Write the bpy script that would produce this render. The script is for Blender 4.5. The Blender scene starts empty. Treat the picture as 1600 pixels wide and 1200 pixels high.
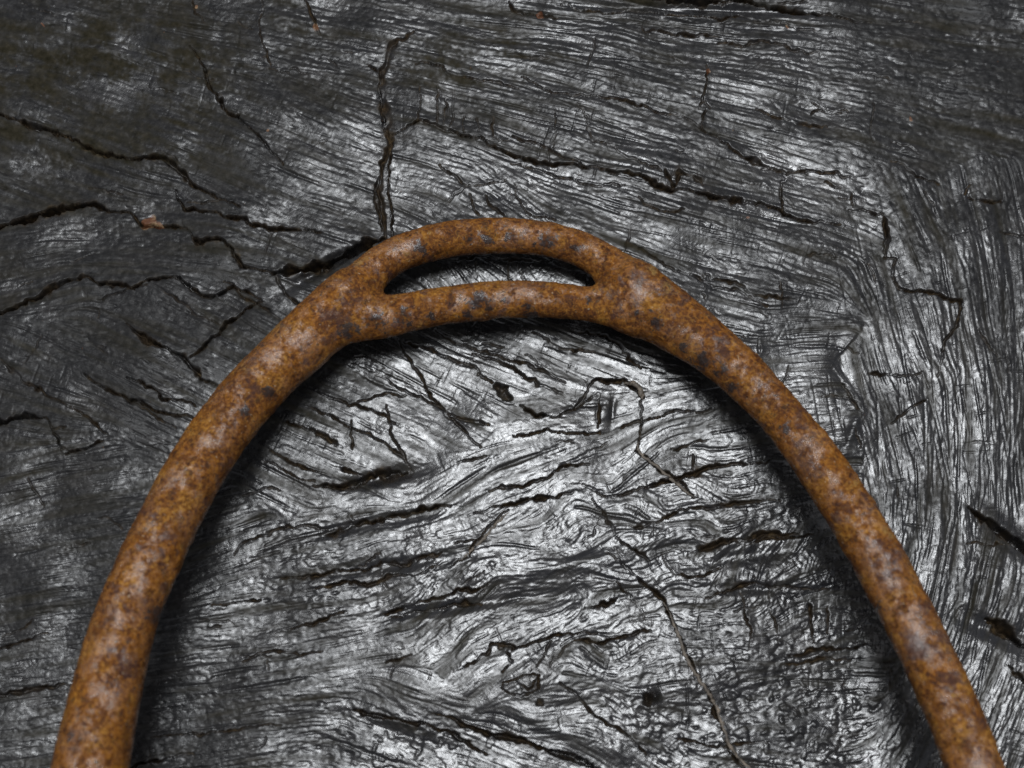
import bpy, math, numpy as np
from mathutils import Matrix, Vector

# ------------------------------------------------------------------ camera, sky, sun, exposure
TILT = math.radians(14.0)
DIST = 0.215
LENS = 50.0
F = 1600.0 * LENS / 36.0
SUN_ZEN = math.radians(9.0)          # from the far side of the stirrup, a little left of the axis
SUN_AZ = math.radians(2.0)
scene = bpy.context.scene
col = scene.collection

cam_data = bpy.data.cameras.new("camera")
cam_data.lens = LENS
cam_data.sensor_width = 36.0
cam_data.clip_start = 0.005
cam_data.clip_end = 50.0
cam_data.dof.use_dof = True
cam_data.dof.focus_distance = 0.224
cam_data.dof.aperture_fstop = 22.0
cam = bpy.data.objects.new("camera", cam_data)
cam.location = (0, -DIST * math.sin(TILT), DIST * math.cos(TILT))
cam.rotation_euler = (TILT, 0, 0)
col.objects.link(cam)
scene.camera = cam

world = bpy.data.worlds.new("World")
scene.world = world
world.use_nodes = True
wt = world.node_tree
wt.nodes.clear()
wo = wt.nodes.new("ShaderNodeOutputWorld")
wb = wt.nodes.new("ShaderNodeBackground")
wb.inputs[1].default_value = 0.05
sky = wt.nodes.new("ShaderNodeTexSky")
sky.sky_type = 'NISHITA'
sky.sun_disc = False
sky.sun_elevation = math.pi / 2 - SUN_ZEN
sky.sun_rotation = SUN_AZ
sky.dust_density = 3.0
hs = wt.nodes.new("ShaderNodeHueSaturation")   # high thin cloud: the blue is washed out
hs.inputs['Saturation'].default_value = 0.32
wt.links.new(sky.outputs[0], hs.inputs['Color'])
wt.links.new(hs.outputs[0], wb.inputs[0])
wt.links.new(wb.outputs[0], wo.inputs[0])

sun_data = bpy.data.lights.new("sun", 'SUN')
sun_data.energy = 1.5
sun_data.angle = math.radians(19)
sun_data.color = (0.93, 0.965, 1.0)
sun = bpy.data.objects.new("sun", sun_data)
sd = Vector((math.sin(SUN_ZEN) * math.sin(SUN_AZ), math.sin(SUN_ZEN) * math.cos(SUN_AZ), math.cos(SUN_ZEN)))
sun.rotation_euler = sd.to_track_quat('Z', 'Y').to_euler()
sun.location = sd * 2.0
col.objects.link(sun)

scene.view_settings.view_transform = 'Standard'
scene.view_settings.look = 'None'
scene.view_settings.exposure = 0.9
scene.view_settings.gamma = 1.0

# ------------------------------------------------------------------ measuring helpers
CAM = np.array([0, -DIST * math.sin(TILT), DIST * math.cos(TILT)])
ct, st = math.cos(TILT), math.sin(TILT)

def to_plane(u, v, z0=0.0, slope=0.0, y0=0.0):
    """sight line through a photograph point meets the plane z = z0 + slope*(y0-y)"""
    u = np.asarray(u, float); v = np.asarray(v, float)
    dx = (u - 800) / F
    ly = -(v - 600) / F
    dy = ly * ct + st
    dz = ly * st - ct
    # CAMz + t dz = z0 + slope*(y0 - CAMy - t dy)
    t = (z0 + slope * (y0 - CAM[1]) - CAM[2]) / (dz + slope * dy)
    return CAM[0] + t * dx, CAM[1] + t * dy, CAM[2] + t * dz, t

def to_photo(x, y, z):
    rx, ry, rz = x - CAM[0], y - CAM[1], z - CAM[2]
    ly = ry * ct + rz * st
    lz = -ry * st + rz * ct
    return 800 + F * rx / -lz, 600 - F * ly / -lz

# ------------------------------------------------------------------ the wood relief, worked out on a raster
STEP = 1.4
U0, U1, V0, V1 = -130.0, 1730.0, -100.0, 1300.0
NX = int((U1 - U0) / STEP) + 1
NY = int((V1 - V0) / STEP) + 1
rng = np.random.default_rng(11)
gu = (U0 + STEP * np.arange(NX)).astype(np.float32)
gv = (V0 + STEP * np.arange(NY)).astype(np.float32)
GU, GV = np.meshgrid(gu, gv)
fy = np.fft.fftfreq(NY)[:, None]
fx = np.fft.rfftfreq(NX)[None, :]
FR2 = fx * fx + fy * fy

def gauss_noise(sig_px, seed, sy=None):
    r = np.random.default_rng(seed)
    n = r.standard_normal((NY, NX)).astype(np.float32)
    sx = sig_px / STEP
    if sy is None:
        g = np.exp(-2 * math.pi ** 2 * sx * sx * FR2)
    else:
        g = np.exp(-2 * math.pi ** 2 * ((sx * fx) ** 2 + (sy / STEP * fy) ** 2))
    o = np.fft.irfft2(np.fft.rfft2(n) * g, s=(NY, NX)).astype(np.float32)
    return (o - o.mean()) / o.std()

def blur(a, sig_px):
    s = sig_px / STEP
    return np.fft.irfft2(np.fft.rfft2(a) * np.exp(-2 * math.pi ** 2 * s * s * FR2), s=(NY, NX)).astype(np.float32)

def norm(a):
    return (a - a.mean()) / a.std()

def smooth(a, lo, hi):
    t = np.clip((a - lo) / (hi - lo), 0, 1)
    return t * t * (3 - 2 * t)

# grain direction (degrees, clockwise positive as seen in the picture: falling to the right)
ANG = [(100,50,8),(400,40,10),(800,40,7),(1150,50,6),(1400,100,12),(150,150,18),(400,200,22),(700,120,12),(900,150,14),
 (850,220,17),(1000,200,15),(1200,160,15),(1300,250,18),(1150,350,14),(1000,380,20),(1250,420,18),(100,280,18),(400,310,24),
 (500,340,20),(150,400,2),(60,440,-12),(330,480,28),(200,540,26),(250,600,25),(60,560,24),(60,620,14),(330,400,5),(100,750,-10),
 (50,900,-10),(60,1000,-8),(60,1130,-8),(150,850,-8),(350,850,-20),(400,1000,-8),(350,1150,-6),(550,850,-12),(550,950,-12),
 (600,600,27),(750,560,25),(900,570,18),(700,640,30),(480,640,25),(450,720,24),(600,700,26),(850,700,-18),(700,770,-28),
 (900,660,-15),(800,750,-32),(950,900,-8),(850,870,-14),(900,950,-25),(750,980,-38),(800,1020,-25),(960,1040,20),(650,1150,18),
 (850,1150,20),(950,1150,30),(1100,700,-16),(1150,800,-10),(1200,900,-10),(1200,1010,-5),(1300,1000,-3),(1200,1100,0),
 (1250,600,-8),(1250,680,-3),(1150,480,14),(1240,500,-8),(1320,450,72),(1400,450,70),(1500,450,78),(1580,450,84),(1380,600,68),
 (1400,700,74),(1500,700,86),(1580,700,90),(1450,800,94),(1500,900,100),(1540,1000,112),(1500,1100,114),(1590,1100,110),
 (1345,560,76),(1350,340,20),(1430,330,66),(1520,330,75),(1450,200,14),(1560,150,12),(1580,50,10),(1290,380,14),(1300,450,8),(1290,500,4),(1300,520,2),(1290,620,-4),(1300,700,-6),(760,330,35),(680,290,15),(760,420,40)]
QU, QV = np.meshgrid(np.linspace(U0, U1, 190), np.linspace(V0, V1, 144))
cs = np.zeros_like(QU); sn = np.zeros_like(QU); ws = np.zeros_like(QU)
for (x, y, a) in ANG:
    d2 = (QU - x) ** 2 + (QV - y) ** 2
    w = np.exp(-d2 / (2 * 24.0 ** 2)) + 2e7 / (d2 + 9e2) ** 3
    cs += w * math.cos(2 * math.radians(a)); sn += w * math.sin(2 * math.radians(a)); ws += w

def up(q):     # bilinear enlargement of a coarse map to the raster
    h, w = q.shape
    fi = np.linspace(0, h - 1, NY); fj = np.linspace(0, w - 1, NX)
    i = np.minimum(fi.astype(int), h - 2); j = np.minimum(fj.astype(int), w - 2)
    a = (fi - i)[:, None]; b = (fj - j)[None, :]
    q0 = q[i][:, j]; q1 = q[i][:, j + 1]; q2 = q[i + 1][:, j]; q3 = q[i + 1][:, j + 1]
    return ((q0 * (1 - b) + q1 * b) * (1 - a) + (q2 * (1 - b) + q3 * b) * a).astype(np.float32)

def blobs(lst, base=0.0):
    """soft map: (x, y, rx, ry, value)"""
    m = np.full(QU.shape, base)
    for (x, y, rx, ry, val) in lst:
        w = np.exp(-(((QU - x) / rx) ** 2 + ((QV - y) / ry) ** 2))
        m = m * (1 - w) + val * w
    return up(m)

theta = 0.5 * np.arctan2(up(sn / ws), up(cs / ws))
# the grain curls in the middle of the block
curl = blobs([(960,840,200,150,1.0),(1080,820,120,90,1.0),(800,1040,170,110,.6),(960,1050,110,80,1.0),(650,870,120,90,.5),
              (1200,1000,200,150,.5),(1250,850,120,100,.6),(780,430,140,40,.4),(1470,760,160,200,.12),(700,330,120,60,.2)], 0.0)
theta = theta + curl * 0.62 * gauss_noise(24, 5) + 0.02 * gauss_noise(70, 6) + 0.025 * gauss_noise(14, 7)
DX = (np.cos(theta) / 1.0).astype(np.float32); DY = np.sin(theta).astype(np.float32)

def lic(n, half, stride):
    """smear a noise map along the grain; half and stride in raster cells"""
    acc = n.copy(); tot = 1.0
    jj, ii = np.meshgrid(np.arange(NX, dtype=np.float32), np.arange(NY, dtype=np.float32))
    for sgn in (1, -1):
        x = jj.copy(); y = ii.copy()
        px = DX * sgn; py = DY * sgn
        k = 0
        while k < half:
            x += px * stride; y += py * stride
            xi = np.clip((x + .5).astype(np.int32), 0, NX - 1); yi = np.clip((y + .5).astype(np.int32), 0, NY - 1)
            idx = yi * NX + xi
            w = 0.5 + 0.5 * math.cos(math.pi * (k + stride) / (half + stride))
            qx = DX.ravel()[idx]; qy = DY.ravel()[idx]
            w = w * np.clip((np.abs(qx * DX + qy * DY) - .80) * 7, 0, 1)      # a fibre ends where the grain turns away from it
            acc += n.ravel()[idx] * w; tot = tot + w
            k += stride
            s = np.sign(qx * px + qy * py); s[s == 0] = 1
            px = qx * s; py = qy * s
    return norm(acc / np.sqrt(tot))

fine = lic(gauss_noise(0.8, 21), 14, 1)
finel = lic(gauss_noise(1.3, 22), 44, 2)
mid = lic(gauss_noise(3.2, 23), 56, 3)
coarse = lic(gauss_noise(8.0, 24), 110, 5)
pebble = lic(gauss_noise(2.0, 25), 5, 1)

# regional strengths
r_streak = blobs([(800,60,900,130,1.0),(1100,40,350,70,1.8),(1000,250,500,130,1.0),(150,200,260,150,.45),(400,300,250,80,.7),
                  (200,500,250,120,.5),(100,900,220,330,1.0),(700,600,260,90,1.0),(1480,700,200,300,1.5),(1530,1050,120,200,1.6),(90,900,240,300,1.7),
                  (1250,560,100,130,1.1),(900,850,250,200,.75),(1250,1080,170,130,.35),(500,900,220,200,.75),(1530,130,150,170,.5),
                  (1420,270,150,110,.3),(900,430,60,30,.8)], 0.8)
r_mid = blobs([(1100,50,350,80,1.5),(1480,720,190,330,1.25),(700,600,260,90,.9),(900,850,300,180,1.25),(450,850,200,120,.9),(150,170,300,160,.6),
               (1530,130,150,170,.5),(100,900,200,300,.55),(1530,1050,120,200,1.4),(400,1080,170,120,.5),(650,1130,160,100,.9),(1420,270,150,110,.3),(720,620,180,80,.5),(90,900,240,300,.35)], 0.8)
r_peb = blobs([(300,250,420,220,1.0),(200,520,260,150,1.2),(500,900,200,200,1.2),(650,950,250,150,1.1),(1200,1080,220,140,2.2),(600,1150,150,80,1.5),
               (1530,130,180,190,1.7),(1150,850,140,140,1.2),(760,330,200,60,1.3),(1480,800,180,250,.9),(900,640,240,120,.9),(1080,380,160,80,.9),(1420,270,150,110,1.5),(90,900,240,330,.35)], 0.7)
r_curl = blobs([(940,850,190,140,1.2),(1080,810,130,80,1.4),(960,1050,130,90,1.3),(780,980,150,90,.8),(1230,870,110,80,1.0),(1150,930,150,60,1.0),
                (700,880,140,90,.6),(780,430,140,40,.5),(850,700,120,60,.5),(1500,1000,120,150,.35)], 0.04)

# everything below in millimetres
phase = coarse * 1.3 + mid * 0.55 + gauss_noise(17, 31) * 2.6
rings = np.sin(phase * 4.2)
rings = np.sign(rings) * np.abs(rings) ** 0.7
def plateau(x, k=1.6, b=.4):      # flat tops, narrow gullies
    return -np.log1p(np.exp(-(x + b) * k)) / k * 1.5
m1 = 0.52 + .8 * smooth(gauss_noise(26, 33), -1.0, 1.4); m2 = .5 + .85 * smooth(gauss_noise(38, 34), -1.0, 1.4); m3 = 0.55 + .8 * smooth(gauss_noise(22, 35), -1.0, 1.4)
slab = lic(np.round(gauss_noise(9, 36) * 1.6).astype(np.float32), 70, 4)      # split layers at slightly different levels
H = 0.020 * fine * r_streak * m3 + 0.030 * plateau(finel) * r_streak * m1 + 0.050 * plateau(mid) * r_mid * m2 + 0.085 * coarse * r_mid + 0.05 * slab * r_mid
H += 0.050 * plateau(pebble) * r_peb * (1.5 - m1) + 0.030 * rings * r_curl
wrk = lic(gauss_noise(1.15, 27), 4, 1)
H += 0.030 * plateau(wrk) * (1.55 - m3) * (0.5 + 0.5 * r_peb)
# straight saw and axe scratches in families of their own direction
def scratches(ang, length, width, seed, lo, hi):
    a_ = math.radians(ang); c_, s_ = math.cos(a_), math.sin(a_)
    n_ = np.random.default_rng(seed).standard_normal((NY, NX)).astype(np.float32)
    u_ = fx * c_ + fy * s_; v_ = -fx * s_ + fy * c_
    g_ = np.exp(-2 * math.pi ** 2 * ((length / STEP * u_) ** 2 + (width / STEP * v_) ** 2))
    return smooth(norm(np.fft.irfft2(np.fft.rfft2(n_) * g_, s=(NY, NX)).astype(np.float32)), lo, hi)
SCR = [(28,40,1.0,1.2,2.6,.16,[(680,600,210,100,1.),(480,680,90,70,.8),(220,580,150,80,.8)]),(22,60,1.3,1.3,2.6,.14,[(880,560,170,70,1.),(1000,230,330,120,.6),(600,640,150,70,.6)]),
       (13,60,1.0,1.2,2.6,.12,[(900,170,380,160,1.),(1150,360,170,90,1.),(330,60,260,90,.6)]),(6,70,1.1,1.2,2.6,.15,[(950,60,520,60,1.),(300,90,250,90,.5)]),
       (-4,50,1.0,1.4,2.6,.10,[(1100,30,250,60,.8),(1230,560,120,110,.9),(120,1050,220,150,.5)]),(-9,50,1.0,1.2,2.6,.12,[(100,850,220,330,1.),(1230,680,110,60,.7),(500,870,200,130,.5)]),
       (78,45,1.2,1.1,2.5,.20,[(1430,560,140,170,1.),(1560,600,90,200,.8)]),(88,45,1.2,1.1,2.5,.18,[(1480,760,130,160,1.)]),(103,40,1.2,1.1,2.5,.20,[(1500,980,120,190,1.)]),
       (118,26,1.0,1.3,2.6,.14,[(1480,1090,120,130,1.),(1200,470,120,60,.5)]),(70,24,.9,1.5,2.8,.10,[(1330,480,100,110,.8),(760,420,150,30,.8)]),(91,14,.9,1.5,2.8,.12,[(730,180,110,40,1.),(1130,300,160,60,.5),(1250,960,170,110,.35)]),
       (-32,30,1.0,1.4,2.7,.10,[(720,800,160,100,.8),(1000,120,200,60,.3)])]
for k_, (an_, le_, wi_, lo_, hi_, am_, bl_) in enumerate(SCR):
    H -= 1.5 * am_ * scratches(an_, le_, wi_, 200 + k_, lo_, hi_) * blobs(bl_, 0.0)
H *= 1 - blobs([(720,640,270,130,.5),(860,560,200,60,.4),(780,1060,150,60,.5),(900,760,220,100,.3),(620,720,200,90,.4)], 0.0)      # the polished middle
H *= 0.64
# sunken gullies where the soft grain has rotted away
gul = lic(gauss_noise(2.2, 41), 60, 3)
H -= 0.17 * smooth(gul, 1.1, 2.8) * (0.5 + 0.5 * r_mid)
gul2 = lic(gauss_noise(1.2, 43), 30, 2)
H -= 0.07 * smooth(gul2, 1.3, 2.8) * r_streak
# brittle cross fractures: short cracks across the grain
DX, DY = -DY, DX
crs = lic(gauss_noise(1.1, 42), 20, 2)
DX, DY = DY, -DX
patch = smooth(gauss_noise(45, 44), -0.3, 1.0)
H -= 0.13 * smooth(crs, 1.6, 3.0) * (0.3 + patch) * blobs([(1250,900,250,200,1.6),(700,640,250,120,1.2),(1000,330,400,120,1.0),(300,450,300,200,.6),(100,900,240,350,.05),(420,1020,150,200,.1)], .5)
# nodules
nod = gauss_noise(5.0, 51) + 0.5 * gauss_noise(2.6, 52)
H += 0.20 * smooth(nod, 0.2, 1.8) * blobs([(1230,1110,180,110,1.0),(1060,1150,80,60,.6),(650,1170,120,50,.8),(560,930,120,60,.3),
                                          (1170,850,120,60,.45),(600,860,200,60,.35),(1400,880,80,120,.3),(1540,80,120,120,.25)], 0.0)
# overall undulation of the block and a few placed swells and hollows (x, y, rx, ry, mm)
H += 0.13 * gauss_noise(70, 61) + 0.15 * gauss_noise(28, 62)
def swell(x, y, rx, ry, h, a=0):
    c, s = math.cos(math.radians(a)), math.sin(math.radians(a))
    X = (GU - x) * c + (GV - y) * s; Y = -(GU - x) * s + (GV - y) * c
    return (h * np.exp(-(X / rx) ** 2 - (Y / ry) ** 2)).astype(np.float32)
for p in [(850,930,130,18,-.45,2),(1040,862,70,14,-.45,-8),(600,815,110,12,-.5,-10),(640,880,110,10,-.5,-8),(700,950,120,9,-.6,-8),
          (910,880,90,14,.6,-8),(820,1060,90,40,.6,0),(1160,870,110,12,-.5,-8),(1180,920,90,9,-.5,0),(600,745,60,10,-.8,-12),
          (1317,572,18,46,-.45,-8),(1331,675,8,34,.4,20),(944,640,10,28,.35,8),(957,642,4,18,-.25,6),(900,1150,120,20,.5,22),(640,1150,80,14,-.6,18),
          (1240,455,60,25,.3,5),(480,180,120,30,.5,15),(150,100,200,60,-.5,15),(600,340,30,40,-.5,0),(1330,1060,60,160,-.8,0),
          (1080,12,180,7,-.8,2),(1100,30,160,5,.5,4),(1550,985,60,16,-.8,25),(1570,830,60,16,-.8,40),(510,415,60,9,-1.2,-30)]:
    H += swell(*p)

# ---- cracks read off the photograph: (width px, depth mm, step mm, points)
CR = [
 (7,2.3,.4,[(-60,165),(0,181),(57,202),(84,208),(111,218),(145,230),(169,238),(202,245),(243,251),(277,267),(324,297),(378,324)]),
 (5,2.2,.15,[(294,67),(317,101),(327,135),(351,165),(371,186),(398,209),(449,256)]),
 (2.5,1,.0,[(300,-20),(306,20),(316,36)]),(2.5,1,0,[(405,-20),(410,60),(422,100)]),(4,1.2,0,[(470,-20),(485,10),(497,35),(500,50)]),
 (11,3.4,.7,[(-80,370),(0,354),(44,341),(81,334),(101,326),(135,327),(202,328)]),(6,2,.3,[(202,328),(223,351),(250,353),(290,351)]),
 (5,2.2,.3,[(270,295),(290,325),(330,332),(410,352),(500,365)]),
 (9,2.6,.7,[(290,351),(304,378),(331,375),(365,388),(381,413),(435,427)]),(17,4.0,1.2,[(435,427),(472,422),(506,408),(545,390),(600,372)]),
 (5,1.6,.3,[(435,427),(449,457),(470,480)]),(7,2.2,.8,[(-60,515),(0,491),(67,461),(118,434),(138,430)]),(6,2.2,.3,[(138,430),(160,442),(190,440),(215,452)]),
 (5,2.2,.7,[(162,467),(236,437),(280,437),(300,454),(331,464),(358,451),(388,454),(412,467)]),(6,2.2,-.8,[(412,471),(351,508),(297,555)]),
 (7,2.4,.5,[(195,500),(216,518),(236,538),(283,555),(314,579),(317,592),(341,604)]),
 (11,3.,.3,[(-30,660),(17,657),(67,650)]),(4,2.2,.5,[(67,650),(81,670),(91,704)]),(5,2.3,.4,[(98,707),(148,694),(160,690)]),(2.5,1.,.2,[(81,670),(98,664)]),
 (4,1.6,.4,[(0,560),(40,590),(90,620),(130,650),(170,680)]),
 (4,2.2,.3,[(135,586),(189,616),(243,643),(304,653)]),(4,2.2,.3,[(202,589),(263,619),(307,633)]),(2,.9,.1,[(170,600),(220,640),(270,670)]),(2,.8,.1,[(260,455),(300,490),(345,510)]),
 (3,1.2,.1,[(350,440),(410,480),(430,500)]),
 (3,1.3,.1,[(574,98),(594,111)]),
 (11,1.1,.1,[(645,57),(614,78),(599,111),(597,152),(603,202),(611,219),(594,253),(592,287),(597,321),(603,375)]),
 (3,2.2,0,[(599,111),(594,130),(593,160),(600,202)]),(3.5,2.6,0,[(609,222),(611,245),(606,280),(612,320),(611,368)]),(3,2.,0,[(588,270),(587,310),(596,360)]),
 (5,2.0,.5,[(611,202),(630,194),(651,189),(692,202),(749,216),(793,233),(851,250),(918,258),(969,272),(1013,283),(1060,293),(1094,302),(1127,307),(1171,317),(1225,327),(1249,337),(1276,342),(1316,354)]),
 (2.5,1.1,.2,[(918,219),(959,233),(1002,260),(1029,270)]),(2.5,1.1,.2,[(807,206),(867,233),(918,260)]),(2,.9,.2,[(800,250),(860,268),(940,288),(975,292)]),
 (2.5,1.1,.2,[(820,122),(895,147),(980,158),(1060,175)]),(2.5,1.1,.3,[(640,97),(700,112),(770,128),(810,140)]),(3,1.,.3,[(995,307),(1030,325),(1070,330)]),
 (2.2,1,0,[(653,142),(653,186)]),(2.2,1,0,[(680,135),(681,196)]),(2.2,.9,0,[(694,155),(694,196)]),(2,.8,0,[(708,175),(707,200)]),(2,.8,0,[(727,178),(728,204)]),(2,.9,0,[(770,182),(769,212)]),
 (2,.8,0,[(748,180),(747,206)]),(2,.8,0,[(905,165),(918,190),(920,215)]),(2,.8,0,[(868,180),(866,230)]),
 (9,1.5,0,[(1036,270),(1050,284),(1064,270),(1085,278),(1100,290)]),(5,1.6,.1,[(795,-5),(803,12),(817,24),(841,27),(874,27)]),
 (3,1.2,0,[(689,257),(709,270),(733,289)]),(2.5,1.,0,[(699,314),(733,290),(787,273)]),(3,1,0,[(766,297),(780,318),(793,337)]),(3,1,0,[(740,300),(752,330)]),(2.5,1,0,[(805,290),(835,330),(860,345)]),
 (9,2.8,.3,[(940,-8),(1060,0),(1110,3),(1188,5),(1235,12),(1279,19)]),(4,1.4,.2,[(1279,19),(1320,26),(1364,34)]),
 (5,1.4,.2,[(1060,25),(1110,32),(1188,34),(1230,38),(1276,44)]),(3,1.2,.2,[(880,8),(950,18),(1060,25)]),(3,1.2,.2,[(1000,45),(1070,52),(1120,54)]),(2.5,1.,.2,[(1120,62),(1200,68),(1280,82)]),
 (4,1.5,0,[(1109,101),(1107,121),(1099,152),(1097,169)]),(4,1.4,0,[(1107,172),(1102,189),(1099,202)]),
 (4,1.4,.3,[(1060,170),(1104,209),(1134,233),(1165,250)]),(6,2.0,.2,[(1165,250),(1185,256),(1208,262),(1225,267)]),(5,2.,.1,[(1225,267),(1224,290),(1229,329)]),
 (3,1.0,.2,[(1180,170),(1240,190),(1290,195)]),(3,1.0,.2,[(1190,262),(1250,265),(1330,275)]),
 (5,2.0,.3,[(1323,326),(1350,324),(1377,331)]),(4,1.6,.2,[(1377,331),(1387,358),(1384,380),(1381,400)]),
 (3.5,1.5,.3,[(1381,400),(1401,407),(1404,440),(1418,454),(1445,457),(1499,466),(1502,478),(1495,511),(1475,535),(1472,569),(1468,589)]),
 (3,1.3,.1,[(1390,255),(1404,262),(1448,277),(1470,285)]),(4,1.6,.1,[(1515,303),(1522,307),(1563,321)]),(4,1.6,.1,[(1570,361),(1600,366),(1660,380)]),
 (4,1.2,0,[(1269,175),(1285,173),(1300,175),(1320,178)]),(3,1,0,[(1290,285),(1313,290)]),(2.5,1,0,[(1330,300),(1333,320)]),(2.5,1,0,[(1512,284),(1510,300)]),
 (14,3.0,.5,[(1518,792),(1549,820),(1580,844),(1620,874)]),(14,3.0,.5,[(1540,974),(1570,988),(1600,1006),(1640,1020)]),(3,1.2,0,[(1515,850),(1540,856),(1566,857)]),(7,2,0,[(1575,1040),(1600,1063),(1640,1080)]),
 (3,1.2,.1,[(1360,585),(1400,590),(1440,583)]),(3,1.2,.2,[(1395,655),(1430,630),(1450,625)]),
 # inside the arch
 (3,1.2,.2,[(638,530),(682,553),(746,580),(775,600)]),(3,1.4,.3,[(679,523),(733,540),(783,557),(834,573),(884,594)]),(4,1.5,.3,[(739,550),(800,573),(851,600),(884,614)]),
 (3,1.2,.2,[(834,519),(901,546),(928,553)]),(3,1.2,.3,[(900,515),(960,540),(1000,575)]),
 (5,1.8,.3,[(861,654),(888,641),(928,600),(979,597),(999,610),(1006,621)]),(5,1.6,0,[(932,614),(935,640),(934,668)]),(3.5,1.4,.1,[(999,624),(997,698)]),
 (10,2.6,.2,[(820,634),(841,651),(861,654)]),(5,1.8,.3,[(861,654),(888,641),(928,617)]),
 (4,1.7,.1,[(630,530),(638,543),(655,587),(675,621),(716,658),(733,681),(760,702)]),(3.5,1.3,.3,[(500,612),(530,624),(570,641),(618,661)]),
 (3,1.3,.1,[(557,631),(597,617),(635,614)]),(3.5,1.4,.1,[(604,634),(611,675),(621,698),(638,735)]),(4,1.5,.3,[(590,585),(628,604),(678,631),(743,654),(770,664)]),
 (4,1.6,.3,[(477,632),(530,661),(597,691),(645,737)]),(2.5,1,0,[(550,660),(551,708)]),(3,1.2,.2,[(813,684),(884,681),(935,673)]),(3,1.2,.2,[(969,664),(1020,655),(1070,644),(1110,640)]),
 (4,1.4,.2,[(709,728),(766,715)]),(10,2.2,.5,[(487,766),(538,761),(581,748),(632,739)]),(4,1.4,.2,[(766,762),(817,759),(851,748),(864,735),(918,725)]),
 (8,2.,.5,[(500,832),(530,824),(597,809),(665,799),(705,792)]),(6,1.8,.4,[(739,799),(787,792),(840,784),(901,772)]),(6,1.8,.3,[(928,765),(979,765),(1036,752),(1070,742),(1137,729),(1204,719)]),
 (5,1.7,.1,[(928,772),(948,816),(979,850),(1016,877)]),(6,2.0,.1,[(948,863),(985,890),(1009,917),(1036,941),(1050,965),(1067,1000),(1080,1040),(1097,1072)]),
 (5,1.6,.1,[(969,914),(989,937),(1006,968)]),(4,1.2,0,[(793,802),(766,829),(733,863),(705,887)]),(6,1.6,.4,[(436,903),(504,897),(571,887),(638,877),(689,868)]),
 (6,1.8,.4,[(594,962),(640,945),(665,937),(733,927),(766,917)]),(5,1.5,.3,[(614,964),(682,951),(760,944)]),(7,1.6,.4,[(915,951),(969,941)]),
 (5,1.5,.3,[(985,823),(1001,824),(1070,802),(1103,797),(1170,787),(1220,780)]),(6,1.5,.4,[(1163,851),(1204,841),(1288,827)]),(3,1.1,.2,[(1048,702),(1103,690)]),(3,1.,0,[(1082,709),(1083,733)]),
 (4,1.6,.2,[(994,700),(1021,726),(1052,750),(1085,780)]),(4,1.8,0,[(1187,520),(1188,554)]),(2.5,1,.2,[(1155,528),(1187,520)]),
 (4,1.5,.4,[(716,1053),(746,1036),(766,1009),(820,1003),(884,992),(935,986)]),(6,1.8,.5,[(895,1003),(952,996),(1016,984)]),
 (8,2.2,.5,[(550,1107),(581,1119),(624,1127),(675,1141),(699,1148),(763,1175)]),(8,2.4,.5,[(678,1117),(733,1134),(793,1154),(834,1165),(884,1181),(935,1202),(990,1230)]),
 (4,1.7,.3,[(871,1070),(901,1097),(935,1121),(962,1138),(996,1161),(1016,1178)]),(4,1.4,.1,[(790,1012),(800,1030),(785,1042)]),(4,1.4,.1,[(862,1005),(848,1025),(836,1042)]),
 (4,1.3,.2,[(594,1033),(641,1026)]),(4,1.6,.2,[(-40,1022),(0,1013),(74,996)]),(7,2,.3,[(-40,1088),(0,1084),(47,1080),(111,1070)]),(6,1.8,.3,[(150,1198),(203,1193),(257,1186),(304,1181)]),
 (3,1.1,.1,[(381,1030),(422,1019),(500,1016)]),(3,1.2,.2,[(236,1151),(338,1144),(439,1131)]),(5,1.4,.3,[(449,982),(490,968),(540,952)]),(3,1.1,.2,[(335,947),(402,937)]),
 (4,1.4,.3,[(423,698),(477,728),(517,745)]),(3,1.2,.2,[(416,718),(450,740),(490,755)]),(6,1.8,.3,[(443,661),(487,674),(538,701)]),(3,1.2,.2,[(531,728),(575,748)]),
 (3,1.1,.2,[(369,779),(436,769)]),(4,1.4,.3,[(369,856),(419,829),(470,819),(510,815)]),(5,1.5,.3,[(494,920),(590,905),(689,887)]),
 (8,1.8,.5,[(1060,861),(1161,844),(1249,827)]),(5,1.4,.3,[(1060,904),(1127,888)]),(6,1.6,.3,[(1094,935),(1178,918),(1249,918),(1300,915)]),(4,1.4,.1,[(1269,935),(1269,1002)]),(3,1.1,.1,[(1293,945),(1293,989)]),
 (5,1.5,.3,[(1229,1019),(1313,1009),(1360,1006)]),(4,1.2,.3,[(1222,1033),(1330,1026)]),(4,1.3,0,[(1204,925),(1208,990),(1212,1010)]),(3,1.,0,[(1160,930),(1170,1010)]),
 (5,1.6,0,[(1097,1070),(1117,1100),(1131,1141),(1141,1175),(1171,1205)]),(5,1.4,.2,[(1060,1150),(1110,1165),(1200,1160)]),
 (4,1.3,.3,[(660,405),(740,402),(860,405)]),(2.5,1,0,[(798,400),(800,440)]),(2.5,1,0,[(812,402),(822,440)]),(2.5,1,0,[(745,410),(750,440)]),
 (4,1.5,0,[(785,1075),(800,1085),(825,1086),(845,1075),(840,1055),(815,1052),(792,1062),(785,1075)]),(4,1.3,0,[(815,1068),(828,1074),(838,1066)]),(4,1.2,0,[(835,1098),(850,1104)]),
 (4,1.4,.2,[(980,380),(1060,425),(1130,450),(1200,475)]),(3,1.2,.2,[(1100,430),(1180,460),(1250,470)]),(2.2,1,0,[(1095,430),(1097,460)]),(2.2,1,0,[(1219,440),(1221,480)]),
 (3,1.2,.1,[(1312,595),(1340,640)]),
]
rr = np.random.default_rng(77)
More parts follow.
